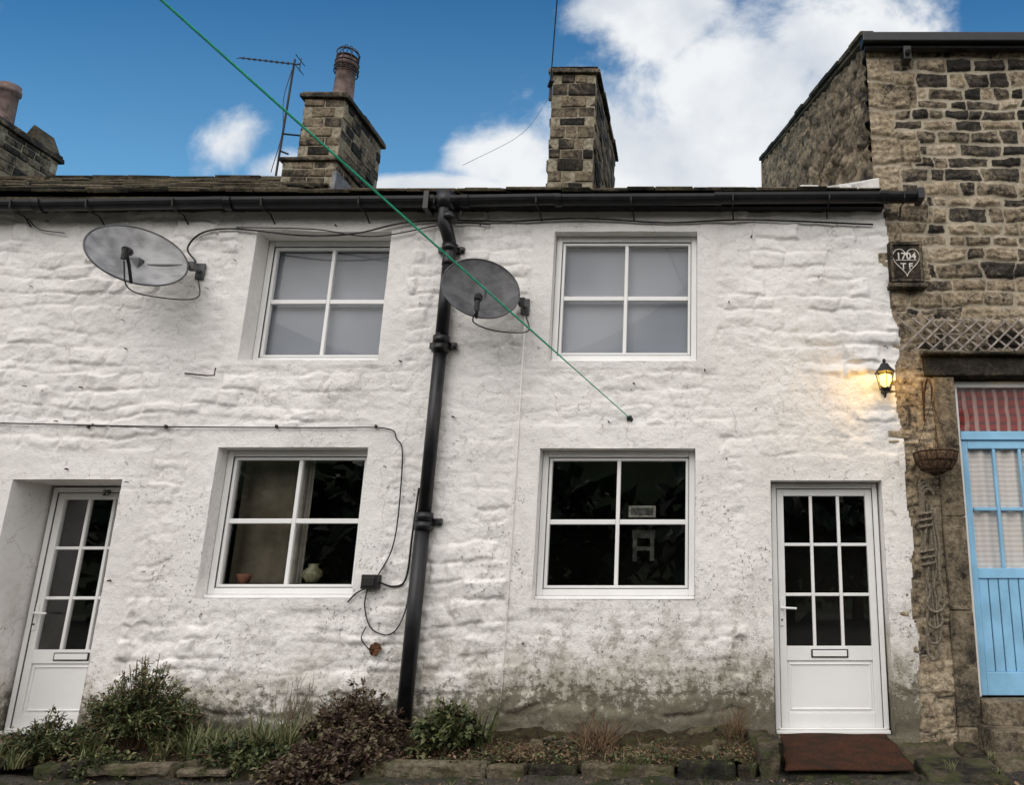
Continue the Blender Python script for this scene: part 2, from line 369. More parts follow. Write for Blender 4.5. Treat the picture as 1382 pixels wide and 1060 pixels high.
q=MB(); q.box(-.735,-.525,.594,.6,1.82,1.89); q.obj('picture_image',simple('picture_dark',(.12,.13,.11),.6,.3,.6,25),w1)
q=MB()
q.box(-.75,-.52,.9,.93,1.62,1.70); q.box(-.74,-.70,.9,.93,1.40,1.62); q.box(-.57,-.53,.9,.93,1.40,1.62); q.box(-.70,-.57,.9,.93,1.50,1.54)
q.obj('chair_back',simple('chair_paint',(.10,.10,.09),.6,.3,.6,14),w1)

def door(x0,x1,z0,z1,y,parent,handle=True):
    e=empty('front_door'); e.parent=parent; q=MB(); w=.045
    q.box(x0,x0+w,y,y+.07,z0+.03,z1);q.box(x1-w,x1,y,y+.07,z0+.03,z1);q.box(x0+w,x1-w,y+.001,y+.07,z1-w,z1)
    q.box(x0,x1,y-.05,y+.07,z0,z0+.028); q.box(x0+.03,x1-.03,y-.035,y,z0+.03,z0+.045); q.obj('frame',M_upvc,e,.006)
    A,B,C,D=x0+w+.004,x1-w-.004,z0+.04,z1-w-.004; s=.062; yy=y+.012; gz=C+.66*(1.0)
    q=MB(); q.box(A,A+s,yy,yy+.05,C,D);q.box(B-s,B,yy,yy+.05,C,D);q.box(A+s,B-s,yy+.001,yy+.05,D-s,D);q.box(A+s,B-s,yy+.001,yy+.05,gz-.12,gz);q.box(A+s,B-s,yy+.001,yy+.05,C,C+.12)
    q.box(A+s,B-s,yy+.018,yy+.04,C+.12,gz-.12)
    gx0,gx1,gz0,gz1=A+s,B-s,gz,D-s
    for i in (1,2):
        xx=gx0+(gx1-gx0)*i/3; q.box(xx-.014,xx+.014,yy+.006,yy+.044,gz0,gz1)
        zz=gz0+(gz1-gz0)*i/3; 
        for k in range(3):
            u0=gx0+(gx1-gx0)*k/3+(.0145 if k else 0); u1=gx0+(gx1-gx0)*(k+1)/3-(.0145 if k<2 else 0)
            q.box(u0,u1,yy+.008,yy+.043,zz-.014,zz+.014)
    a,b_,c0,c1=gx0+.02,gx1-.02,C+.14,gz-.14
    q.box(a,b_,yy+.008,yy+.02,c0,c0+.015);q.box(a,b_,yy+.008,yy+.02,c1-.015,c1);q.box(a,a+.015,yy+.008,yy+.02,c0+.016,c1-.016);q.box(b_-.015,b_,yy+.008,yy+.02,c0+.016,c1-.016)
    q.obj('leaf',M_upvc,e,.005)
    q=MB(); q.pane(gx0-.004,gx1+.004,gz0-.004,gz1+.004,yy+.028); q.obj('glass',M_glass,e)
    q=MB()
    for (a0,a1,b0_,b1) in ((A-.004,A,C,D),(B,B+.004,C,D),(A,B,D,D+.004)): q.box(a0,a1,y+.004,y+.05,b0_,b1)
    q.obj('gasket',M_dgrey,e)
    cx=(A+B)/2; zl=gz-.06; q=MB(); q.box(cx-.16,cx+.16,yy-.008,yy,zl-.035,zl+.035,.5); q.obj('letterbox_rim',M_cable,e,.004)
    q=MB(); q.box(cx-.147,cx+.147,yy-.014,yy-.004,zl-.024,zl+.026); q.obj('letterbox_flap',M_upvc,e,.003)
    q=MB(); hz=C+.98; q.box(A+.01,A+.04,yy-.012,yy,hz-.15,hz+.08); q.tube([(A+.025,yy-.01,hz),(A+.025,yy-.05,hz),(A+.04,yy-.055,hz),(A+.15,yy-.055,hz-.005)],.010,8); q.obj('handle',M_upvc,e,.003)
    q=MB(); q.tube([(A+.025,yy-.02,hz-.1),(A+.025,yy-.011,hz-.1)],.008,8); q.obj('keyhole',M_cable,e)
    r=MB()
    r.box(x0-.1,x1+.1,y+.9,y+.92,z0-.1,z1+.1); r.box(x0-.12,x0-.1,y+.07,y+.92,z0-.1,z1+.1); r.box(x1+.1,x1+.12,y+.07,y+.92,z0-.1,z1+.1); r.obj('hall',M_dark,e)
    return e
dR=door(.575,1.535,-.05,2.06,.12,cotR); dL=door(-6.17,-5.245,-.10,2.06,.40,cotL)
def text(s,size,loc,mat,parent,ext=.002,align='CENTER'):
    c=bpy.data.curves.new('text','FONT'); c.body=s; c.size=size; c.extrude=ext; c.align_x=align; c.offset=size*.02
    o=bpy.data.objects.new('lettering',c); o.rotation_euler=(math.pi/2,0,0); o.location=loc; c.materials.append(mat); link(o,parent); return o
text('29',.075,(-5.66,.396,1.985),M_cable,dL)
q=MB(); q.box(.50,1.62,-.03,.12,-.20,-.055); q.obj('threshold',M_reveal,cotR,.01)
q=MB(); q.box(-6.25,-5.2,-.05,.40,-.25,-.105); q.obj('threshold',M_pave,cotL,.01)

# ------------------------------------------------------------------ roofs
def roof(name,x0,x1,ye,ze,pitch,yr,parent):
    q=MB(); c,s=math.cos(pitch),math.sin(pitch); L=(yr-ye)/c
    def pt(x,l,n): return (x,ye+l*c-n*s,ze+l*s+n*c)
    def slab(xa,xb,la,lb,n0,n1,th):
        q.hexa([pt(xa,la,n0),pt(xa,lb,n1),pt(xb,lb,n1),pt(xb,la,n0),pt(xa,la,n0+th),pt(xa,lb,n1+th),pt(xb,lb,n1+th),pt(xb,la,n0+th)])
    l=-.02;k=0
    while l<L-.05:
        st=.26-.006*k; x=x0-U(0,.3)
        while x<x1:
            w=U(.22,.55); th=U(.022,.048); j=U(-.035,.025)
            slab(max(x,x0)+.004,min(x+w,x1)-.004,l+j,min(l+st*1.75,L),.035+U(0,.022),.004,th) if min(x+w,x1)-max(x,x0)>.05 else None
            x+=w
        l+=st;k+=1
    zr=ze+L*s
    x=x0
    while x<x1:
        w=U(.5,.7); q.box(x+.004,min(x+w,x1)-.004,yr-.16,yr+.16,zr-.03,zr+.055+U(-.015,.015),None,.008); x+=w
    o=q.obj(name,M_slate,parent,.006,seg=1)
    q=MB(); q.hexa([(x0,ye,ze-.05),(x0,yr,zr-.05),(x1,yr,zr-.05),(x1,ye,ze-.05),(x0,ye,ze-.0),(x0,yr,zr),(x1,yr,zr),(x1,ye,ze)])
    q.hexa([(x0,yr,zr-.05),(x0,yr+yr-ye,ze-.05),(x1,yr+yr-ye,ze-.05),(x1,yr,zr-.05),(x0,yr,zr+.01),(x0,yr+yr-ye,ze+.01),(x1,yr+yr-ye,ze+.01),(x1,yr,zr+.01)])
    q.obj('roof_deck',M_slate,parent); return zr
roof('slate_roof',-13,-4.86,-.17,4.78,math.radians(30.9),3.1,cotL)
roof('slate_roof_lower',-4.85,-2.41,-.17,4.78,math.radians(27.3),3.1,cotL)
roof('slate_roof',-2.40,1.66,-.17,4.79,math.radians(27.3),3.1,cotR)
for (a,b_,p) in ((-13,-2.41,cotL),(-2.40,1.7,cotR)):
    q=MB(); q.box(a,b_,-.12,.02,4.70,4.80); q.obj('eaves_board',M_black,p)
    q=MB(); q.box(a,b_,6.2,6.4,-.3,4.8); q.obj('rear_wall',M_mortar,p)
q=MB()
for k in range(5): q.box(.72+k*.19,.90+k*.19,.0,.4,4.905+.01*k,4.965+U(0,.03)+.01*k,.5,.015)
q.hexa([(1.42,-.16,4.86),(1.42,3.2,6.66),(1.66,3.2,6.66),(1.66,-.16,4.86),(1.42,-.16,4.93),(1.42,3.2,6.72),(1.66,3.2,6.76),(1.66,-.16,4.99)])
q.obj('lead_flashing',simple('pale_flashing',(.62,.60,.57),.7,.2,.2,9,.4),cotR,.01)

def gz(x): return 4.665+(x+7)*.0115
gut=empty('rain_gutter'); q=MB(); n=10
def gutter(q,xa,xb,r,y,zf):
    b0=len(q.v)
    for x in (xa,xb):
        for k in range(n+1):
            a=math.pi*k/n; q.v.append((x,y-r*math.cos(a),zf(x)+.03-r*1.25*math.sin(a))); q.r.append(.5)
        for k in range(n,-1,-1):
            a=math.pi*k/n; q.v.append((x,y-(r-.008)*math.cos(a),zf(x)+.03-(r-.008)*1.25*math.sin(a))); q.r.append(.5)
    m=2*n+2
    for k in range(m): q.f.append((b0+k,b0+(k+1)%m,b0+m+(k+1)%m,b0+m+k))
    q.f.append(tuple(b0+k for k in range(m))); q.f.append(tuple(b0+m+k for k in range(m))[::-1])
for xa,xb in ((-13,-9.8),(-9.8,-6.35),(-6.35,-4.55),(-4.55,-2.5),(-2.5,-1.42),(-1.42,.10),(.10,2.02)):
    o1,o2=U(-.010,.010),U(-.010,.010); gutter(q,xa,xb,.070,-.20,lambda x:gz(x)+o1+(o2-o1)*(x-xa)/(xb-xa))
q.obj('trough',M_black,gut,smooth=False)
q=MB()
for x in (-9.8,-8,-6.35,-4.55,-2.62,-2.30,-1.42,.10,1.68):
    gutter(q,x-.035,x+.035,.080,-.20,gz)
q.box(-2.68,-2.63,-.29,-.11,4.60,4.78)
q.box(1.99,2.05,-.29,-.12,gz(2)-.06,gz(2)+.05)
q.obj('joint_collars',M_black,gut,.003)
q=MB(); x=-12.5
while x<1.9:
    q.tube([(x,-.275,gz(x)+.02),(x,-.27,gz(x)-.05),(x,-.2,gz(x)-.075),(x,-.1,gz(x)-.06),(x+.01,-.02,gz(x)-.13)],.007,6); x+=U(.7,1.0)
q.obj('brackets',M_cable,gut)
dp=empty('downpipe'); q=MB()
q.tube(bez([(-2.50,-.20,4.70),(-2.50,-.20,4.52),(-2.47,-.17,4.42),(-2.455,-.10,4.30),(-2.455,-.095,4.1)],6),.062,16)
q.tube([(-2.455,-.095,4.12),(-2.46,-.095,3.4)],.058,16); q.tube([(-2.46,-.095,3.42),(-2.475,-.095,1.7)],.058,16); q.tube([(-2.475,-.10,1.75),(-2.49,-.11,-.03)],.063,16)
q.tube([(-2.5,-.20,4.80),(-2.5,-.20,4.64)],.088,16)
for zz in (4.55,4.28,3.36,3.28,1.74,1.66): q.tube([(-2.46-(3.4-zz)*.006,-.095 if zz<4.4 else -.19,zz-.035),(-2.46-(3.4-zz)*.006,-.095 if zz<4.4 else -.19,zz+.035)],.076,16)
q.obj('pipe',M_black,dp,smooth=True)
q=MB()
for zz in (4.28,3.32,1.70): q.box(-2.58,-2.33,-.06,-.02,zz-.03,zz+.03); q.tube([(-2.345,-.06,zz),(-2.345,-.10,zz)],.02,8)
q.obj('wall_clips',M_black,dp,.004)

# ------------------------------------------------------------------ chimneys
def chimney(x0,x1,y0,y1,z0,z1,base=None,cap=True):
    e=empty('stone_chimney'); q=MB(); core=MB()
    def stack(x0,x1,y0,y1,z0,z1,ch=(.11,.19)):
        core.box(x0+.006,x1-.006,y0+.006,y1-.006,z0,z1); z=z0;k=0
        while z<z1-.02:
            hh=min(U(*ch),z1-z); 
            if z1-z-hh<.06: hh=z1-z
            t=.12; g=.008
            for side in range(4):
                horiz=side<2; full=(k%2==0)==horiz
                a,b_=(x0,x1) if horiz else (y0,y1)
                if not full: a+=t; b_-=t
                p=a
                while p<b_-.01:
                    w=U(.15,.36)
                    if b_-p-w<.12: w=b_-p
                    j=U(-.002,.018); rv=U(.22,.80) if random.random()<.85 else .05
                    if side==0: q.box(p+g,p+w-g,y0-j,y0+t-.02,z+g,z+hh-g,rv,.006)
                    if side==1: q.box(p+g,p+w-g,y1-t+.02,y1+j,z+g,z+hh-g,rv,.006)
                    if side==2: q.box(x0-j,x0+t-.02,p+g,p+w-g,z+g,z+hh-g,rv,.006)
                    if side==3: q.box(x1-t+.02,x1+j,p+g,p+w-g,z+g,z+hh-g,rv,.006)
                    p+=w
            z+=hh;k+=1
    if base: stack(*base)
    stack(x0,x1,y0,y1,z0,z1-.11)
    def slabs(o,za,zb):
        p=y0-o
        while p<y1+o-.01:
            w=U(.45,.7); w=min(w,y1+o-p)
            if y1+o-p-w<.2: w=y1+o-p
            q.box(x0-o,x1+o,p+.004,p+w-.004,za,zb,U(.2,.5),.010); p+=w
    slabs(.05,z1-.11,z1-.035); slabs(.025,z1-.034,z1)
    q.obj('stonework',M_block,e,.012); core.obj('mortar_core',M_mortar,e)
    return e
c1=chimney(-5.40,-4.86,2.2,3.4,6.55,7.62,base=(-5.50,-4.80,2.08,3.5,5.7,6.5))
c2=chimney(-2.05,-1.47,2.0,4.12,5.6,7.85)
c3=chimney(-10.85,-10.22,2.1,4.05,5.6,7.76)
q=MB(); q.box(-5.54,-4.76,2.04,3.54,6.50,6.55,.3,.008); q.obj('string_course',M_block,c1,.01)
q=MB(); q.hexa([(-5.62,1.95,5.95),(-5.62,3.3,6.70),(-4.72,3.3,6.70),(-4.72,1.95,5.95),(-5.62,1.95,6.0),(-5.62,2.07,6.12),(-4.72,2.07,6.12),(-4.72,1.95,6.0)]); q.box(-4.80,-4.74,2.0,3.3,6.0,6.32); q.obj('lead_apron',M_lead,c1,.006)
def pot(cx,cy,z0,z1,parent,cage=True):
    q=MB(); H=z1-z0
    q.lathe([(.16,z0),(.165,z0+.06),(.14,z0+.10),(.125,z0+H*.8),(.15,z0+H*.82),(.15,z0+H*.9),(.13,z0+H*.92),(.135,z1),(.10,z1),(.10,z1-.3)],cx,cy,24)
    q.obj('chimney_pot',M_terra,parent,smooth=True)
    q=MB(); q.lathe([(.24,z0-.0),(.17,z0+.06)],cx,cy,16); q.obj('flaunching',M_mortar,parent)
    if cage:
        q=MB()
        for k in range(8):
            a=2*math.pi*k/8; pts=[(cx+.155*math.cos(a),cy+.155*math.sin(a),z1-.25),(cx+.145*math.cos(a),cy+.145*math.sin(a),z1-.05),(cx+.15*math.cos(a),cy+.15*math.sin(a),z1+.06),(cx+.09*math.cos(a),cy+.09*math.sin(a),z1+.15),(cx,cy,z1+.17)]
            q.tube(bez(pts,4),.006,5)
        for rr,zz in ((.145,z1-.02),(.15,z1+.06),(.155,z1-.10),(.158,z1-.18),(.158,z1-.25)): q.tube([(cx+rr*math.cos(a*math.pi/10),cy+rr*math.sin(a*math.pi/10),zz) for a in range(21)],.009,5)
        q.obj('bird_guard',M_cable,parent)
pot(-5.12,2.62,7.62,8.47,c1); pot(-10.52,3.3,7.76,8.5,c3,False)
q=MB(); q.hexa([(-10.5,3.62,7.76),(-10.5,4.02,7.76),(-10.2,4.02,7.76),(-10.2,3.62,7.76),(-10.36,3.64,8.06),(-10.36,4.0,8.06),(-10.34,4.0,8.06),(-10.34,3.64,8.06)]); q.obj('slate_cowl',M_slate,c3)

an=empty('tv_antenna'); q=MB()
q.tube([(-5.56,2.08,6.3),(-5.53,2.06,8.02)],.014,8)
A=Vector((-5.45,2.05,7.93)); B=Vector((-6.20,1.95,7.96)); q.tube([A,B],.008,6)
for i in range(11):
    p=A.lerp(B,.05+i*.093); L=.055-.0012*i; q.tube([p+Vector((-.015,-L,-L)),p+Vector((.015,L,L))],.0055,5)
for dz in (-.07,.07): q.tube([A+Vector((0,-.12,dz)),A+Vector((0,.12,dz))],.006,5)
q.tube([A+Vector((.01,0,-.1)),A+Vector((.01,0,.1))],.006,5)
q.tube([(-5.55,2.07,6.9),(-5.38,2.19,6.95)],.012,6); q.tube([(-5.55,2.07,6.65),(-5.45,2.1,6.62)],.012,6)
q.tube(bez([(-5.54,2.05,7.85),(-5.58,2.03,7.4),(-5.53,2.03,6.9),(-5.58,2.0,6.3)],6),.005,5)
q.obj('aerial',M_cable,an)

# ------------------------------------------------------------------ stone house
res=.0135; Hx0=1.64
xs=axis(Hx0,5.6,res,[2.08,3.42]); zs=axis(-.35,6.60,res,[3.22]); X,Z=np.meshgrid(xs,zs); nz,nx=X.shape
wx=gf(nz,nx,res,.07,.07)*.013+gf(nz,nx,res,.02,.02)*.004; wz=gf(nz,nx,res,.12,.07)*.011+gf(nz,nx,res,.025,.025)*.004
r,r2,d,u,r3,vv=courses(X+wx,Z+wz,(.11,.18),(.14,.42),quoin=(Hx0,-.35))
jw=.005+.010*ss(Z,3.0,4.5)+gf(nz,nx,res,.05,.05)*.003
prof=ss(d-jw,-.002,.020)
h=prof*(.012+.028*r2)+prof*(r3-.5)*.032*(vv-.5)-np.abs(gf(nz,nx,res,.05,.02))*.008*prof+gf(nz,nx,res,.014,.012)*.0024*prof-.018
joint=ss(d-jw,-.006,.012)
rr=np.clip(r*.98+.06+gf(nz,nx,res,.5,.5)*.07,0,1)
rr=np.where(Z<3.1,np.clip(rr*.45+.46,0,1),rr)
P=np.stack([X,-h,Z],-1); xc=(X[:-1,:-1]+X[1:,1:])/2; zc=(Z[:-1,:-1]+Z[1:,1:])/2
keep=~((xc>2.08)&(xc<3.42)&(zc<3.22))
gridmesh('front_wall',P,keep,{'joint':joint,'rnd':rr},M_stone,sh)
res=.03; tt=np.arange(0,6.01,res); zz=np.arange(0,1.0001,1/120)
T,Fz=np.meshgrid(tt,zz); top=6.60+T*.37; Zg=4.2+(top-4.2)*Fz; nz,nx=T.shape
wx=gf(nz,nx,1,2,2)*.04; r,r2,d,u,r3,vv=courses(T+wx,Zg+wx*.8-T*.0,(.08,.15),(.12,.32)); prof=ss(d,.0,.03)
h=prof*(.01+.035*r2)+gf(nz,nx,1,1.2,1.2)*.010
P=np.stack([Hx0-T*.10-h,T,Zg],-1)
gridmesh('gable_wall',P,np.ones((nz-1,nx-1),bool),{'joint':ss(d,-.02,.03),'rnd':np.clip(r*.35+.42,0,1)},M_gable,sh,flip=True)
q=MB(); q.hexa([(Hx0-.04,-.12,6.59),(1.0,6.0,8.83),(5.7,6.0,8.83),(5.7,-.12,6.59),(Hx0-.04,-.12,6.64),(1.0,6.0,8.89),(5.7,6.0,8.89),(5.7,-.12,6.64)])
q.obj('roof',M_slate,sh)
q=MB()
for k in range(14):
    f0,f1=k/14,(k+.97)/14; o=U(-.02,.02); L_=lambda f:(Hx0-.07+(.95-Hx0+.07)*f+o,-.14+6.19*f,6.62+2.26*f)
    a,b_=L_(f0),L_(f1); hh=.055+U(0,.02)
    q.hexa([a,b_,(b_[0]+.14,b_[1],b_[2]),(a[0]+.14,a[1],a[2]),(a[0],a[1],a[2]+hh),(b_[0],b_[1],b_[2]+hh),(b_[0]+.14,b_[1],b_[2]+hh),(a[0]+.14,a[1],a[2]+hh)],U(.1,.5))
q.obj('verge_stones',M_slate,sh,.01)
q=MB(); q.box(Hx0-.06,5.7,-.16,.0,6.54,6.65); q.box(Hx0-.03,5.7,-.10,-.02,6.50,6.538); q.obj('gutter',M_black,sh,.012)
q=MB(); q.box(1.0,1.1,6,6.1,4,8.9); q.box(5.5,5.6,0,6,-.3,6.6); q.box(1.05,5.6,6,6.1,-.3,8.85); q.obj('rear_wall',M_mortar,sh)
q=MB(); q.box(1.99,2.07,-.14,-.02,6.34,6.50); q.tube([(2.03,-.14,6.42),(2.03,-.18,6.40)],.03,10); q.obj('eaves_fitting',M_cable,sh,.01)  # small dark box-like fitting below the gutter, not a lamp
q=MB()
z=-.16
for zt in (.02,.95,1.75,3.03):
    q.box(2.07,2.275,-.045 if zt<.1 else -.03,.2,z+.004,zt-.004,U(.45,.75),.006); q.box(3.215,3.43,-.03,.2,z+.004,zt-.004,U(.4,.8),.006); z=zt
q.box(2.0,3.5,-.045,.2,3.034,3.215,.12,.006); q.box(1.98,3.5,-.11,.02,3.22,3.25,.25,.005)
q.box(2.22,3.45,-.42,.1,-.16,.05,.5,.01); q.box(2.28,3.3,-.16,.12,.054,.23,.55,.008)
q.obj('door_surround',M_lint,sh,.012)
bd=empty('blue_door'); bd.parent=sh; y=.10
q=MB(); q.box(2.28,2.33,y,y+.08,.24,3.02);q.box(3.16,3.21,y,y+.08,.24,3.02);q.box(2.33,3.16,y+.001,y+.08,2.96,3.02);q.obj('transom_frame',M_upvc,bd,.005)
q=MB(); q.box(2.33,3.16,y-.01,y+.08,2.46,2.54); q.obj('transom_bar',M_blue,bd,.005)
q=MB(); A,B=2.333,3.157; y+=.01
q.box(A,A+.055,y,y+.05,.25,2.455);q.box(B-.055,B,y,y+.05,.25,2.455);q.box(A+.055,B-.055,y+.001,y+.05,2.38,2.455);q.box(A+.055,B-.055,y+.001,y+.05,1.22,1.31);q.box(A+.055,B-.055,y+.001,y+.05,.25,.44)
for i in (1,2):
    xm=A+.055+(B-A-.11)*i/3; q.box(xm-.014,xm+.014,y+.004,y+.045,1.31,2.38)
zm=1.83
for k in range(3): q.box(A+.055+(B-A-.11)*k/3+.015,A+.055+(B-A-.11)*(k+1)/3-.015,y+.006,y+.044,zm-.016,zm+.016)
k=A+.055
while k<B-.06: q.box(k+.004,k+.085,y+.016,y+.04,.44,1.22); k+=.0892
q.obj('leaf',M_blue,bd,.006)
q=MB(); q.pane(A,B,1.27,2.42,y+.03); q.pane(2.33,3.16,2.54,2.96,y+.03); q.obj('glass',glassmat('cottage_glass',.03),bd)
t=NT('check_curtain',.9,.1); w=t.n('ShaderNodeTexWave'); w.inputs['Scale'].default_value=3.2; w.inputs['Distortion'].default_value=2.5; t.put(w.inputs['Vector'],t.pos())
w2=t.n('ShaderNodeTexWave',bands_direction='Z'); w2.inputs['Scale'].default_value=4; t.put(w2.inputs['Vector'],t.pos())
t.col(t.mix(t.rng(w.outputs['Fac'],.45,.9),t.mix(t.rng(w2.outputs['Fac'],.6,.8),(.30,.055,.05),(.15,.055,.055)),(.48,.30,.26))); M_red=t.m
curtain(2.3,3.2,2.5,3.0,.165,.010,9,M_red,bd)
t=NT('lace_curtain',.9,.1); w=t.n('ShaderNodeTexWave',bands_direction='Z'); w.inputs['Scale'].default_value=7; t.put(w.inputs['Vector'],t.pos()); t.col(t.mix(t.math('MULTIPLY',w.outputs['Fac'],.5),(.85,.82,.78),(.58,.48,.44))); M_lace=t.m
curtain(2.32,3.2,1.2,2.45,.17,.016,7,M_lace,bd)

# date stone
ds=empty('date_stone'); q=MB(); q.box(1.73,2.05,-.075,.02,3.93,4.36,.35,.004); q.obj('block',stone('date_block',False,.45),ds,.01)
q=MB(); q.box(1.74,2.04,-.092,-.074,3.945,3.97,.4);q.box(1.74,2.04,-.092,-.074,4.32,4.345,.4);q.box(1.74,1.765,-.092,-.074,3.971,4.319,.4);q.box(2.015,2.04,-.092,-.074,3.971,4.319,.4); q.box(1.71,2.07,-.11,.02,3.885,3.928,.4,.004); q.obj('raised_rim',M_lint,ds,.006)
M_paint=simple('letter_paint',(.62,.60,.54),.7,.2,.15,30)
text('1704',.095,(1.89,-.079,4.175),M_paint,ds,.004); text('T F',.085,(1.89,-.079,4.075),M_paint,ds,.004)
q=MB(); pts=[]
for i in range(41):
    a=2*math.pi*i/40; pts.append((1.89+.0080*16*math.sin(a)**3,-.079,4.165+.0096*(13*math.cos(a)-5*math.cos(2*a)-2*math.cos(3*a)-math.cos(4*a))))
q.tube(pts,.0045,6); q.tube([(1.79,-.079,4.165),(1.99,-.079,4.165)],.004,6); q.obj('heart_outline',M_paint,ds)

# trellis
q=MB(); h0,h1=3.27,3.60
for s in (1,-1):
    x=1.78
    while x<3.5:
        jj=U(-.02,.02); a=Vector((x,-.05-.006*s,h0 if s>0 else h1)); bq=Vector((x+.36+jj,-.05-.006*s,h1 if s>0 else h0)); dd=bq-a
        M=Matrix.Translation((a+bq)/2)@Matrix.Rotation(-math.atan2(dd.z,dd.x),4,'Y'); q.mbox(M,dd.length,.009,.018); x+=.135+U(-.010,.010)
q.obj('wall_trellis',M_wood,None,.002)

# rope
q=MB()
for k in range(4):
    x0=1.90+.012*k; w=.045+.01*k; top_=2.02-.03*k; bot=.62+.13*k; pts=[]
    for i in range(9): pts.append((x0+w*math.cos(math.pi*i/8)*.6,-.07-.012*k,top_+.05*math.sin(math.pi*i/8)))
    for i in range(1,9): pts.append((x0-w*.6+U(-.02,.02),-.06-.012*k,top_-(top_-bot)*i/9))
    for i in range(9): pts.append((x0-w*math.cos(math.pi*i/8),-.06-.012*k,bot-.07*math.sin(math.pi*i/8)))
    for i in range(1,9): pts.append((x0+w*.8+U(-.02,.02),-.07-.012*k,bot+(top_-bot)*i/9))
    q.tube(bez(pts,3),.012,7)
for zz in (1.62,1.30): q.tube([(1.90+.06*math.cos(a*.7),-.09+.03*math.sin(a*.7),zz+a*.006) for a in range(28)],.012,7)
q.obj('coiled_rope',M_rope,None,smooth=True)
# hanging basket
hb=empty('hanging_basket'); q=MB(); cx,cy,cz=1.99,-.22,2.27
q.lathe([(.02,cz-.17),(.09,cz-.155),(.15,cz-.10),(.185,cz-.02),(.19,cz+.01),(.165,cz+.01),(.12,cz-.04),(0,cz-.05)],cx,cy,24); q.obj('liner',M_wick,hb,smooth=True)
q=MB()
for rr,zz in ((.192,cz+.012),(.175,cz-.06),(.13,cz-.13)): q.tube([(cx+rr*math.cos(a*math.pi/12),cy+rr*math.sin(a*math.pi/12),zz) for a in range(25)],.005,5)
for k in range(14):
    a=2*math.pi*k/14; q.tube([(cx+rr*math.cos(a),cy+rr*math.sin(a),zz) for rr,zz in ((.193,cz+.01),(.178,cz-.06),(.133,cz-.13),(.03,cz-.175))],.004,5)
for k in range(3):
    a=2*math.pi*k/3+.4; q.tube([(cx+.19*math.cos(a),cy+.19*math.sin(a),cz),(cx,cy,cz+.48)],.003,5)
q.tube(bez([(1.97,-.02,2.62),(1.975,-.06,2.85),(1.98,-.17,2.96),(1.99,-.25,2.88),(1.99,-.22,2.76)],6),.009,6); q.tube([(1.97,-.03,2.6),(1.97,-.03,2.98)],.009,6)
q.obj('bracket_and_wires',M_rust,hb)
def twigs(q,c,n,L,spread,seed=0,r=.003):
    for i in range(n):
        a=U(0,6.28); s=U(.2,1)*spread; p=Vector(c)+Vector((U(-.5,.5)*spread,U(-.5,.5)*spread,0)); pts=[p]; dv=Vector((math.cos(a)*s,math.sin(a)*s,U(.4,1)*L))
        for k in range(4): p=p+dv/4+Vector((U(-1,1),U(-1,1),U(-1,1)))*L*.07; pts.append(p)
        q.tube(pts,[r,r,r*.8,r*.6,r*.3],4)
q=MB(); twigs(q,(cx,cy,cz-.03),40,.18,.18); q.obj('dead_plant',M_twig,hb)

# wall lantern
ln=empty('wall_lantern'); lx,ly,lz=1.60,-.17,2.97; q=MB()
def hexl(q,prof):
    b0=len(q.v)
    for r_,z_ in prof:
        for k in range(6):
            a=math.pi/3*k+.5; q.v.append((lx+r_*math.cos(a),ly+r_*math.sin(a),z_)); q.r.append(.5)
    for i in range(len(prof)-1):
        for k in range(6): a=b0+i*6+k;b=b0+i*6+(k+1)%6; q.f.append((a,b,b+6,a+6))
hexl(q,[(.0,lz+.19),(.012,lz+.185),(.018,lz+.165),(.012,lz+.15),(.035,lz+.14),(.055,lz+.105),(.095,lz+.065),(.098,lz+.055),(.0,lz+.055)])
hexl(q,[(0,lz-.125),(.03,lz-.12),(.05,lz-.10),(.052,lz-.088),(0,lz-.088)])
for k in range(6):
    a=math.pi/3*k+.5; q.tube([(lx+.085*math.cos(a),ly+.085*math.sin(a),lz+.06),(lx+.05*math.cos(a),ly+.05*math.sin(a),lz-.10)],.004,5)
q.tube(bez([(lx+.02,-.02,lz-.02),(lx+.01,-.06,lz-.12),(lx,-.13,lz-.16),(lx,ly,lz-.12)],5),.009,6)
q.box(lx-.01,lx+.05,-.05,-.02,lz-.10,lz+.07); q.obj('lantern_frame',M_cable,ln)
m=bpy.data.materials.new('lit_bulb'); m.use_nodes=True; bs=m.node_tree.nodes['Principled BSDF']; bs.inputs['Emission Color'].default_value=(1,.60,.10,1); bs.inputs['Emission Strength'].default_value=7; bs.inputs['Base Color'].default_value=(1,.7,.2,1)
q=MB(); q.lathe([(0,lz-.08),(.038,lz-.055),(.060,lz-.01),(.055,lz+.03),(0,lz+.05)],lx,ly,14); q.obj('bulb',m,ln,smooth=True)
L=bpy.data.lights.new('lantern_light','POINT'); L.energy=32; L.color=(1,.52,.05); L.shadow_soft_size=.06; lo=bpy.data.objects.new('lantern_light',L); lo.location=(lx,ly-.03,lz-.0); link(lo,ln)
gm=glassmat('lantern_glass',.02)
q=MB(); hexl(q,[(.084,lz+.054),(.051,lz-.088)]); q.obj('lantern_glass',gm,ln)

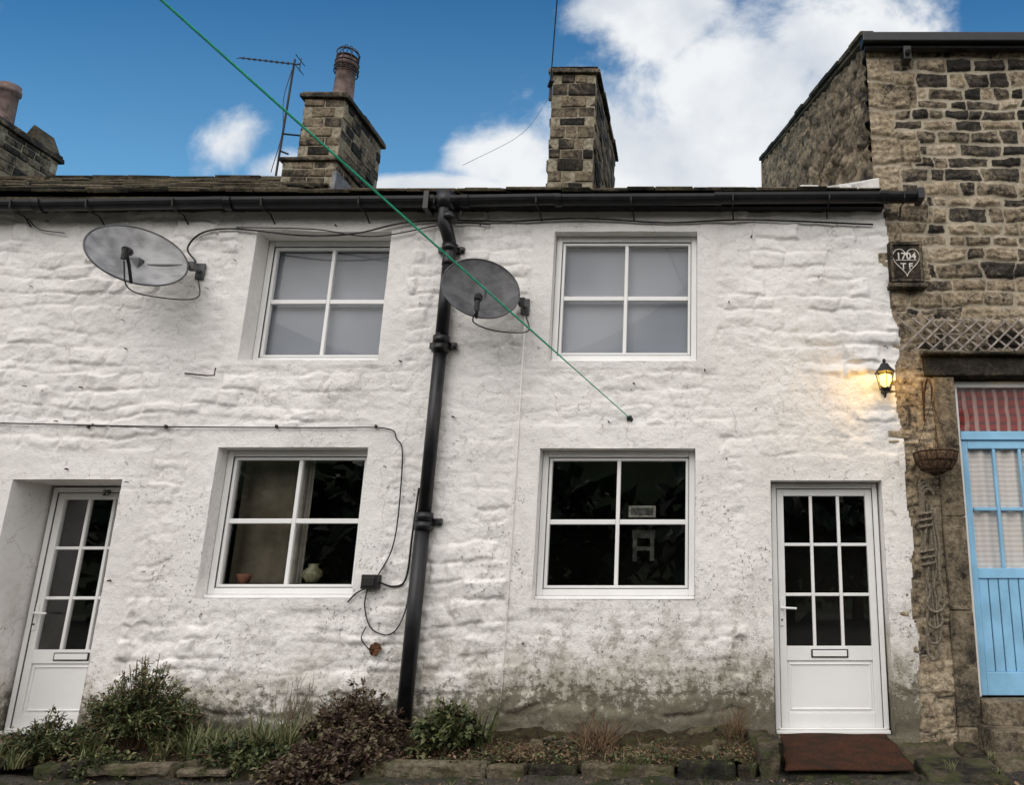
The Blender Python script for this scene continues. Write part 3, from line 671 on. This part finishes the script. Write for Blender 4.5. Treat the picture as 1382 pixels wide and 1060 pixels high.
# ------------------------------------------------------------------ satellite dishes
def dish(c,a,b_,yaw,elev,roll,mat,mount,lx_,ld,lz_):
    e=empty('satellite_dish'); R=Matrix.Translation(c)@Matrix.Rotation(yaw,4,'Z')@Matrix.Rotation(-elev,4,'X')@Matrix.Rotation(roll,4,'Y')
    q=MB(); nr,na=10,48; 
    for lay,off in ((0,0),(1,.012)):
        b0=len(q.v)
        for i in range(nr+1):
            f=i/nr
            for k in range(na):
                an_=2*math.pi*k/na; q.v.append(tuple(R@Vector((a*f*math.cos(an_),-.08*f*f+.04+off,b_*f*math.sin(an_))))); q.r.append(.5)
        for i in range(nr):
            for k in range(na): p=b0+i*na+k;p2=b0+i*na+(k+1)%na; q.f.append((p,p2,p2+na,p+na))
    q.obj('reflector',mat,e,smooth=True)
    q=MB(); pts=[R@Vector((a*1.0*math.cos(2*math.pi*k/na),-.038,b_*1.0*math.sin(2*math.pi*k/na))) for k in range(na+1)]; q.tube(pts,.008,6); q.obj('rim',M_dgrey,e,smooth=True)
    q=MB(); lnb=R@Vector((lx_,-ld,lz_*b_)); q.tube([R@Vector((0,.03,-b_*.75)),R@Vector((0,-.04,-b_*1.02)),R@Vector((lx_*.5,-ld*.6,(lz_-.95)*.5*b_)),lnb],.013,8)
    dirv=(R@Vector((0,0,0))-lnb).normalized(); q.tube([lnb-dirv*.03,lnb+dirv*.03,lnb+dirv*.035,lnb+dirv*.09],[.028,.028,.036,.036],12)
    q.tube([lnb-dirv*.03,lnb-dirv*.03+Vector((0,0,-.09))],.022,8)
    q.obj('lnb_arm',M_cable,e,smooth=False)
    back=R@Vector((0,.075,-.03)); mt=Vector(mount); q=MB(); q.mbox(Matrix.Translation(back),.12,.07,.14)
    q.tube([back,Vector((mt.x,mt.y-.13,mt.z)),mt],.02,8); q.box(mt.x-.04,mt.x+.04,mt.y-.012,mt.y+.012,mt.z-.08,mt.z+.08); q.box(mt.x-.03,mt.x+.03,mt.y-.15,mt.y-.09,mt.z-.04,mt.z+.04)
    q.obj('wall_mount',M_dgrey,e,.004)
    q=MB(); s0=R@Vector((0,-.04,-b_)); q.tube(bez([lnb+Vector((0,0,-.1)),s0+Vector((-.02,0,-.05)),s0+Vector((.15,.12,-.09)),s0+Vector((.38,.3,-.03)),Vector((mt.x+.01,mt.y-.02,mt.z-.08))],8),.006,5); q.obj('coax_cable',M_cable,e)
    return e
dish((-5.14,-.45,4.02),.385,.37,math.radians(44),math.radians(29),math.radians(4),M_grey,(-4.84,-.03,4.07),-.10,.26,-.62)
dish((-2.03,-.42,3.72),.335,.33,math.radians(24),math.radians(18),math.radians(6),M_dgrey,(-1.72,-.03,3.71),-.02,.16,-.72)

# ------------------------------------------------------------------ cables etc.
q=MB(); Y=-.045
q.tube(bez([(-8.2,Y,2.60),(-6.6,Y,2.59),(-5,Y,2.555),(-3.6,Y,2.545),(-2.92,Y,2.54),(-2.80,Y,2.44),(-2.735,Y,2.30),(-2.72,Y,1.74),(-2.75,Y,1.45),(-2.84,Y,1.25)],6),.006,6)
q.tube(bez([(-2.84,-.05,1.19),(-2.70,Y,1.15),(-2.60,Y,1.22),(-2.58,Y,1.6),(-2.56,Y,2.0)],6),.009,6)
q.tube(bez([(-2.92,-.05,1.14),(-2.93,Y,.98),(-2.85,Y,.80),(-2.68,Y,.76),(-2.58,Y,.95),(-2.56,Y,1.3)],6),.006,6)
q.tube(bez([(-2.93,-.05,1.14),(-3.02,Y,1.09),(-3.08,Y,1.02)],5),.007,5)
q.tube(bez([(-2.9,Y,.82),(-2.93,Y,.72),(-2.84,Y,.62)],5),.005,5)
q.obj('wall_cable',M_cable)
q=MB(); q.tube(bez([(-4.85,-.1,4.14),(-4.98,-.06,4.30),(-4.86,-.06,4.46),(-4.55,-.06,4.50),(-3.9,-.06,4.43),(-3.4,-.06,4.45),(-2.95,-.06,4.56),(-2.5,-.04,4.60),(-1.9,-.05,4.585),(-1.2,-.06,4.61),(-.4,-.05,4.57),(.4,-.05,4.60),(1.6,-.05,4.55)],6),.0085,6)
q.tube(bez([(-4.55,-.05,4.52),(-3.8,-.05,4.5),(-3.2,-.06,4.42),(-2.5,-.05,4.56),(-2.1,-.05,4.55)],6),.006,5)
q.tube(bez([(-6.6,-.04,4.62),(-6.45,-.05,4.50),(-6.2,-.05,4.46)],6),.005,5)
q.obj('aerial_cable',M_cable)
q=MB(); q.box(-2.96,-2.82,-.11,-.02,1.13,1.25,.5,.003); q.box(-2.94,-2.84,-.12,-.108,1.15,1.23); q.obj('junction_box',M_cable,None,.006)
q=MB(); q.tube([(-1.715,-.034,3.62),(-1.712,-.036,2.2),(-1.715,-.034,.9),(-1.72,-.04,.2),(-1.74,-.05,.12)],.006,8); q.obj('white_conduit',M_reveal,None,smooth=True)
q=MB()
c=Vector((-2.80,-.05,.64))
for k in range(9):
    a=k*.7; p=c+Vector((math.cos(a)*.055*U(.6,1.1),-.01*k%.03,math.sin(a)*.06*U(.6,1.1))); q.quad([c+Vector((0,-.01,0)),c+Vector((math.cos(a-.45)*.05,-.02,math.sin(a-.45)*.055)),p,c+Vector((math.cos(a+.45)*.05,-.015,math.sin(a+.45)*.055))],.4)
q.obj('dried_leaf',M_leafbrown)
A=Vector((-.71,-.03,2.64)); B=Vector((-2.84,-3.5,4.12)); q=MB(); E=A+(B-A)*2.2
q.tube([A.lerp(E,i/24)+Vector((0,0,-.02*math.sin(math.pi*i/24))) for i in range(25)],[.0045 if i<3 else .0075 for i in range(25)],6); q.obj('washing_line',M_green)
q=MB(); q.tube(bez([(-.71,-.0,2.64),(-.71,-.06,2.64),(-.68,-.07,2.62),(-.69,-.05,2.60)],4),.007,6); q.box(-.735,-.69,-.03,-.02,2.615,2.66); q.obj('line_hook',M_cable)
q=MB(); a=Vector((-2.06,1.95,7.6)); b2=Vector((-1.59,0,7.16)); dd=b2-a; q.tube([a,a+dd*8],.008,5); q.obj('overhead_cable',M_cable)
q=MB(); q.tube([(-2.05,1.93,7.3),(-2.05,1.93,7.75)],.02,6); q.tube([(-2.07,1.93,7.5),(-2.02,1.85,7.55)],.03,8); q.tube(bez([(-2.06,1.93,7.35),(-2.3,1.6,6.6),(-2.75,.9,5.75)],6),.0025,5); q.obj('cable_insulator',M_cable)
q=MB()
q.tube([(-4.82,-.03,3.06),(-4.60,-.06,3.03),(-4.52,-.07,3.03),(-4.52,-.07,3.10)],.007,6)
for i in range(70):
    x,z_=U(-6.6,1.6),U(.4,4.6)
    if any(a-.03<x<b_+.03 and c0-.03<z_<c1+.03 for a,b_,c0,c1 in OPEN): continue
    q.tube([(x,-.01,z_),(x+U(-.01,.01),-.055,z_-.005)],U(.003,.008),5)
for x in (-5.6,-4.9,-3.9,-3.0): q.box(x-.008,x+.008,-.058,-.03,2.54,2.57)
q.obj('wall_nails',M_rust)

# ------------------------------------------------------------------ ground
q=MB(); q.quad([(-300,-300,-.185),(300,-300,-.185),(300,300,-.185),(-300,300,-.185)]); q.obj('ground',M_ground)
res=.02; xs=np.arange(-5.25,.50,res); ys=np.arange(-.90,.061,res); X,Yg=np.meshgrid(xs,ys); nz,nx=X.shape
Zb=-.10+.085*ss(Yg,-.8,0)+gf(nz,nx,res,.12,.12)*.016+gf(nz,nx,res,.03,.03)*.010
gridmesh('flower_bed',np.stack([X,Yg,Zb],-1),np.ones((nz-1,nx-1),bool),{},M_soil,None)
xs=np.arange(-8.5,5,.025); ys=np.arange(-1.9,-.84,.025); X,Yg=np.meshgrid(xs,ys); nz,nx=X.shape
Zb=-.190+.030*ss(Yg,-1.45,-1.0)+gf(nz,nx,.025,.1,.06)*.008*ss(Yg,-1.6,-1.2)+gf(nz,nx,.025,.03,.03)*.004
gridmesh('roadside_verge',np.stack([X,Yg,Zb],-1),np.ones((nz-1,nx-1),bool),{},M_ground,None)
def rocky(name,q,mat,par=None,st=.05):
    o=q.obj(name,mat,par,.02,seg=2); s=o.modifiers.new('s','SUBSURF'); s.subdivision_type='SIMPLE'; s.levels=3; s.render_levels=3
    tx=bpy.data.textures.new('rk','CLOUDS'); tx.noise_scale=.10; tx.noise_depth=3; dm=o.modifiers.new('d','DISPLACE'); dm.texture=tx; dm.strength=st; dm.texture_coords='GLOBAL'; return o
q=MB(); x=-4.75
while x<.30:
    w=U(.25,.95); w=min(w,.36-x); dz=U(-.02,.020)
    q.box(x+.012,x+w-.012,-.99+U(-.03,.03),-.87+U(-.02,.03),-.26,-.072+dz,None,.018)
    x+=w
q.box(-4.35,-3.75,-1.05,-.93,-.13,-.070,.95,.02); q.box(-3.7,-3.35,-1.05,-.9,-.14,-.08,.9,.02)
rocky('kerb_stones',q,M_kerb,None,.035)
q=MB(); q.box(.36,.52,-1.02,-.46,-.24,.03,.4,.03); q.box(.32,.46,-.40,-.1,-.2,.03,.3,.03); q.box(-.15,.05,-.12,-.02,-.06,.04,.7,.02); q.box(.08,.28,-.16,-.03,-.06,.03,.2,.02); q.box(-1.0,-.75,-.14,-.03,-.06,.0,.4,.02); q.box(-1.9,-1.75,-.3,-.18,-.08,-.01,.8,.02)
for i in range(22): 
    x,yv,s=U(-1.8,.3),U(-.85,-.1),U(.02,.055); q.box(x-s,x+s,yv-s*.7,yv+s*.7,-.10,-.07+s*.9,None,s*.4)
rocky('edging_rock',q,M_kerb)
def slabs(name,L_,mat):
    q=MB()
    for (a,b_,c0,c1) in L_:
        q.hexa([(a+U(-.02,.02),c0,-.3),(a,c1,-.3),(b_,c1,-.3),(b_+U(-.02,.02),c0,-.3),(a,c0+U(-.03,.03),-.145+U(-.02,.01)),(a+U(0,.02),c1,-.085+U(-.012,.012)),(b_-U(0,.02),c1,-.085+U(-.012,.012)),(b_,c0+U(-.03,.03),-.145+U(-.02,.01))])
    rocky(name,q,mat,None,.03)
slabs('paving_slabs',((1.52,1.98,-.62,-.03),(2.0,2.20,-.5,-.03),(1.53,2.1,-1.12,-.64),(2.13,2.75,-1.05,-.45),(2.78,3.5,-1.1,-.44),(3.52,4.4,-1.0,-.44),(.56,1.5,-1.02,-.04)),M_kerb)
slabs('garden_path',((-6.6,-5.9,-.6,-.05),(-5.87,-5.3,-.55,-.05),(-6.7,-5.6,-1.1,-.62),(-5.57,-5.1,-1.1,-.58),(-7.9,-6.74,-.95,-.05)),M_pave)
xs=np.linspace(0,1,40); A_,B_=np.meshgrid(xs,xs); nz,nx=A_.shape
Xm=(.60*B_+.54*(1-B_))*(1-A_)+(1.47*B_+1.45*(1-B_))*A_+gf(nz,nx,1,3,3)*.005; Ym=-1.0+.96*B_+gf(nz,nx,1,3,3)*.005; Zm=-.098+.072*B_+gf(nz,nx,1,4,4)*.005
om=gridmesh('doormat',np.stack([Xm,Ym,Zm],-1),np.ones((nz-1,nx-1),bool),{},M_mat,None); sm_=om.modifiers.new('s','SOLIDIFY'); sm_.thickness=.014; sm_.offset=-1

# ------------------------------------------------------------------ plants
def leaf(q,p,dv,L,W,rnd):
    dv=dv.normalized(); s=dv.cross(Vector((U(-.4,.4),U(-.4,.4),1))).normalized(); n_=s.cross(dv)
    q.quad([p,p+dv*L*.45+s*W+n_*W*.4,p+dv*L,p+dv*L*.5-s*W+n_*W*.4],rnd)
def shrub(name,c,rad,H,ns,nl,L,W,mat,spread=1,droop=.3):
    e=empty(name); q=MB(); st=MB(); c=Vector(c)
    for i in range(ns):
        a=U(0,6.28); f=math.sqrt(U(0,1)); el=1-f*.75
        tip=c+Vector((math.cos(a)*rad*f,math.sin(a)*rad*.62*f,H*(el+U(-.30,.18)))); base=c+Vector((math.cos(a)*rad*.25*f+U(-.05,.05),math.sin(a)*rad*.2*f,0)); mid=(base+tip)/2+Vector((0,0,H*.18*f))
        pts=bez([base,mid,tip],5); tone=U(.0,.7)
        st.tube(pts,[.004]*6+[.003]*(len(pts)-6),4,U(.2,.8))
        for k in range(nl):
            t_=.25+.75*random.random()**.7; p=pts[min(len(pts)-1,int(t_*(len(pts)-1)))]+Vector((U(-1,1),U(-1,1),U(-1,1)))*.022
            dv=Vector((U(-1,1),U(-1,1),U(-.5-droop,1))); leaf(q,p,dv,L*U(.5,1.3),W*U(.7,1.2),min(1,max(0,tone+U(-.2,.3)+(.25 if t_>.85 else 0))))
    q.obj('foliage',mat,e); st.obj('stems',M_twig,e); return e
def tuft(q,c,n,L,W,lean=.7):
    c=Vector(c)
    for i in range(n):
        a=U(0,6.28); l=L*U(.5,1.15); o=Vector((math.cos(a),math.sin(a),0)); s=Vector((-o.y,o.x,0)); le=lean*U(.3,1.3); p=c+o*U(0,.04)+Vector((U(-.03,.03),U(-.03,.03),0)); r_=random.random()
        pts=[]
        for k in range(5):
            f=k/4; pp=p+o*l*le*f**1.6+Vector((0,0,l*(f-.55*le*f*f))); w=W*(1-f)**.6*(.6+.4*min(1,f*4)); pts.append((pp-s*w,pp+s*w))
        b0=len(q.v)
        for x_,y_ in pts: q.v+=[tuple(x_),tuple(y_)]; q.r+=[r_,r_]
        for k in range(4): q.f.append((b0+2*k,b0+2*k+1,b0+2*k+3,b0+2*k+2))
shrub('evergreen_shrub',(-4.40,-.46,-.06),.50,.66,330,32,.042,.009,M_leafG)
shrub('evergreen_shrub',(-4.95,-.66,-.10),.42,.34,160,26,.04,.009,M_leafG)
shrub('heather_shrub',(-2.70,-.54,-.08),.44,.54,220,28,.042,.015,M_leafP)
shrub('heather_shrub',(-2.60,-.86,-.14),.42,.36,180,28,.042,.016,M_leafP)
shrub('heather_shrub',(-2.80,-1.08,-.17),.36,.20,90,28,.040,.015,M_leafP)
shrub('trailing_ivy',(-3.35,-.85,-.12),.40,.24,100,26,.04,.015,M_leafG,1,.6)
shrub('trailing_ivy',(-1.98,-.55,-.08),.32,.40,110,20,.055,.018,M_leafG,1,.5)
shrub('trailing_ivy',(-4.3,-.92,-.14),.30,.16,60,24,.035,.012,M_leafG,1,.6)
q=MB()
for i in range(36): tuft(q,(U(-4.1,-3.0),U(-.80,-.3),-.08),26,U(.20,.38),.006)
for i in range(11): tuft(q,(U(-5.1,-4.2),U(-1.0,-.7),-.10),22,U(.15,.28),.005)
for i in range(9): tuft(q,(-1.92+U(-.18,.18),-.45+U(-.15,.1),-.06),16,U(.30,.44),.011)
for i in range(5): tuft(q,(-3.0+U(-.3,.3),-.75,-.06),20,U(.3,.42),.006)
for x,y_,l in ((-1.55,-.8,.15),(-.62,-.92,.17),(-.5,-.86,.15),(.1,-.8,.10),(-1.2,-.2,.10),(.2,-.25,.22),(1.72,-.98,.1),(2.5,-.43,.10),(1.95,-.02,.12),(-5.6,-.95,.1),(.33,-1.02,.12),(2.12,-.62,.08),(2.0,-1.1,.08)): tuft(q,(x,y_,-.11),22,l,.004)
for i in range(80): tuft(q,(U(-4.8,.3),U(-1.0,-.05),-.10),8,U(.04,.10),.003)
for i in range(70): tuft(q,(U(-6,3.2),U(-1.35,-.95),-.18),7,U(.03,.07),.003)
q.obj('grass_tufts',M_leafS)
q=MB(); twigs(q,(-.85,-.5,-.06),120,.26,.26,r=.003); twigs(q,(.22,-.2,-.04),60,.30,.14,r=.0028); twigs(q,(-3.3,-.3,-.04),40,.55,.16,r=.0022); twigs(q,(-1.95,-.3,-.05),20,.25,.25)
for cx_ in (-1.6,-1.3,-.4,-.1,.15): twigs(q,(cx_,-.6,-.08),40,.09,.28,r=.0022)
q.obj('dead_stems',M_twig)
q=MB()
for i in range(4200):
    p=Vector((U(-4.9,.35),U(-.95,-.02),-.09+U(0,.05))); 
    if random.random()<.4: p.x=U(-1.9,.35)
    if random.random()<.22: p=Vector((U(-5.5,3),U(-1.4,-.95),-.168))
    leaf(q,p,Vector((U(-1,1),U(-1,1),U(-.1,.5))),U(.015,.045),U(.006,.014),random.random())
q.obj('leaf_litter',M_twig)
q=MB()
for i in range(1000):
    x=random.choice([-1.1,-.4,.1,-1.6])+random.gauss(0,.14); x=min(.3,x)
    leaf(q,Vector((x,random.choice((-.88,-.3,-.6))+random.gauss(0,.07),-.08+abs(random.gauss(0,.03)))),Vector((U(-1,1),U(-1,1),U(0,1))),U(.015,.04),U(.006,.014),random.random())
q.obj('low_weeds',M_leafG)

# hillside and trees across the lane (seen in the window reflections)
xs=np.linspace(-90,90,60); ys=np.linspace(-120,-34,30); X,Yg=np.meshgrid(xs,ys); nz,nx=X.shape
Zh=-.3+24*ss(-Yg,34,110)+gf(nz,nx,1,4,4)*.8*ss(-Yg,34,45)
gridmesh('hillside',np.stack([X,Yg,Zh],-1),np.ones((nz-1,nx-1),bool),{},simple('hill_grass',(.035,.045,.018),.95,.1,.4,.2),None)
q=MB(); tr=MB()
for k in range(14):
    cx=-30+k*4.2+U(-1,1); cy=-28+U(-3,2); H=U(5,10)
    tr.tube([(cx,cy,-.3),(cx+U(-.2,.2),cy,H*.5),(cx+U(-.4,.4),cy,H*.9)],[.28,.18,.04],8)
    for i in range(300):
        v=Vector((random.gauss(0,1),random.gauss(0,1),random.gauss(0,1))).normalized()*random.random()**.4
        p=Vector((cx+v.x*3.0,cy+v.y*2.4,H*.52+v.z*H*.5)); leaf(q,p,Vector((U(-1,1),U(-1,1),U(-1,1))),U(.9,1.5),U(.35,.5),random.random()*.5)
trees=empty('tree_row'); q.obj('foliage',M_leafG,trees); tr.obj('trunks',M_twig,trees)

# ------------------------------------------------------------------ world sky with clouds
W=bpy.data.worlds.new('World'); scene.world=W; W.use_nodes=True; nt=W.node_tree
sd=Vector((-.30,-.80,.66)).normalized()
sky=nt.nodes.new('ShaderNodeTexSky'); sky.sky_type='NISHITA'; sky.sun_disc=False; sky.sun_elevation=math.asin(sd.z); sky.sun_rotation=math.atan2(sd.x,sd.y); sky.air_density=1.0; sky.dust_density=.3; sky.ozone_density=2.0
bg=nt.nodes['Background']; bg.inputs['Strength'].default_value=.10
def N(ty,**k):
    x=nt.nodes.new(ty)
    for a,b_ in k.items(): setattr(x,a,b_)
    return x
def put(s,v):
    if isinstance(v,bpy.types.NodeSocket): nt.links.new(v,s)
    else: s.default_value=v
def mth(op,a,b_=0,c=0,clamp=False):
    x=N('ShaderNodeMath',operation=op,use_clamp=clamp); put(x.inputs[0],a);put(x.inputs[1],b_)
    if op=='MULTIPLY_ADD': put(x.inputs[2],c)
    return x.outputs[0]
tc=N('ShaderNodeTexCoord'); sp=N('ShaderNodeSeparateXYZ'); put(sp.inputs[0],tc.outputs['Generated'])
yy=mth('MAXIMUM',sp.outputs[1],.05); p=mth('DIVIDE',sp.outputs[0],yy); qq=mth('DIVIDE',sp.outputs[2],yy)
cb=N('ShaderNodeCombineXYZ'); put(cb.inputs[0],p); put(cb.inputs[1],qq)
ns=N('ShaderNodeTexNoise'); put(ns.inputs['Vector'],cb.outputs[0]); ns.inputs['Scale'].default_value=4.5; ns.inputs['Detail'].default_value=7; ns.inputs['Roughness'].default_value=.6; ns.inputs['Distortion'].default_value=.25
mask=None
for (cx,cy,rx,ry) in ((.06,.60,.36,.17),(-.08,.86,.13,.16),(.20,.80,.17,.16),(.06,.72,.25,.14),(-.70,.625,.055,.062),(-.60,.585,.07,.03),(-.29,.60,.10,.06),(-.42,.555,.20,.028),(-1.15,.93,.09,.12),(-.05,.56,.30,.05)):
    a=mth('DIVIDE',mth('SUBTRACT',p,cx),rx); b_=mth('DIVIDE',mth('SUBTRACT',qq,cy),ry)
    dd=mth('SUBTRACT',1.0,mth('SQRT',mth('ADD',mth('MULTIPLY',a,a),mth('MULTIPLY',b_,b_))))
    dd=mth('MULTIPLY',dd,min(1,rx*5+.3)); mask=dd if mask is None else mth('MAXIMUM',mask,dd)
mask=mth('MAXIMUM',mask,-.6)
f=mth('MULTIPLY_ADD',mth('SUBTRACT',ns.outputs['Fac'],.5),2.3,mask)
mr=N('ShaderNodeMapRange',interpolation_type='SMOOTHSTEP'); put(mr.inputs[0],f); mr.inputs[1].default_value=-.08; mr.inputs[2].default_value=.52
mb=N('ShaderNodeMapRange',interpolation_type='SMOOTHSTEP'); put(mb.inputs[0],mth('MULTIPLY',sp.outputs[1],-1.6)); mb.inputs[1].default_value=-.45; mb.inputs[2].default_value=.2; mb.inputs[4].default_value=.97
cr=N('ShaderNodeValToRGB'); ns3=N('ShaderNodeTexNoise'); put(ns3.inputs['Vector'],cb.outputs[0]); ns3.inputs['Scale'].default_value=5; ns3.inputs['Detail'].default_value=5
put(cr.inputs[0],ns3.outputs['Fac']); cr.color_ramp.elements[0].position=.32; cr.color_ramp.elements[0].color=(.62,.68,.77,1); cr.color_ramp.elements[1].position=.56; cr.color_ramp.elements[1].color=(.93,.95,.97,1)
cm=N('ShaderNodeVectorMath',operation='SCALE'); put(cm.inputs[0],cr.outputs[0]); cm.inputs['Scale'].default_value=9.5
hz=N('ShaderNodeMapRange'); put(hz.inputs[0],qq); hz.inputs[1].default_value=.50; hz.inputs[2].default_value=.88; hz.inputs[3].default_value=1.0; hz.inputs[4].default_value=0.0
tint=N('ShaderNodeMix',data_type='RGBA'); put(tint.inputs[0],hz.outputs[0]); tint.inputs[6].default_value=(.46,1.15,1.45,1); tint.inputs[7].default_value=(1.25,1.95,1.95,1)
smx=N('ShaderNodeMix',data_type='RGBA',blend_type='MULTIPLY'); smx.inputs[0].default_value=1; put(smx.inputs[6],sky.outputs[0]); put(smx.inputs[7],tint.outputs[2])
mx=N('ShaderNodeMix',data_type='RGBA'); put(mx.inputs[0],mr.outputs[0]); put(mx.inputs[6],smx.outputs[2]); put(mx.inputs[7],cm.outputs[0])
mx2=N('ShaderNodeMix',data_type='RGBA'); put(mx2.inputs[0],mb.outputs[0]); put(mx2.inputs[6],mx.outputs[2]); mx2.inputs[7].default_value=(14.6,14.2,13.9,1)  # unseen white cloud behind the camera, added for soft neutral light on the wall
put(bg.inputs[0],mx2.outputs[2])

S=bpy.data.lights.new('sun','SUN'); S.energy=1.05; S.angle=math.radians(45); S.color=(1,.95,.89); so=bpy.data.objects.new('sun',S); so.rotation_euler=(-sd).to_track_quat('-Z','Y').to_euler(); link(so)

# ------------------------------------------------------------------ camera
cam=bpy.data.cameras.new('camera'); co=bpy.data.objects.new('camera',cam); link(co)
co.location=(0,-6.94,1.12); co.rotation_euler=(math.radians(90+14.27),0,0)
cam.sensor_width=36; cam.lens=36*1050/1382; cam.shift_x=-264/1382; cam.clip_end=1000; cam.clip_start=.05
scene.camera=co
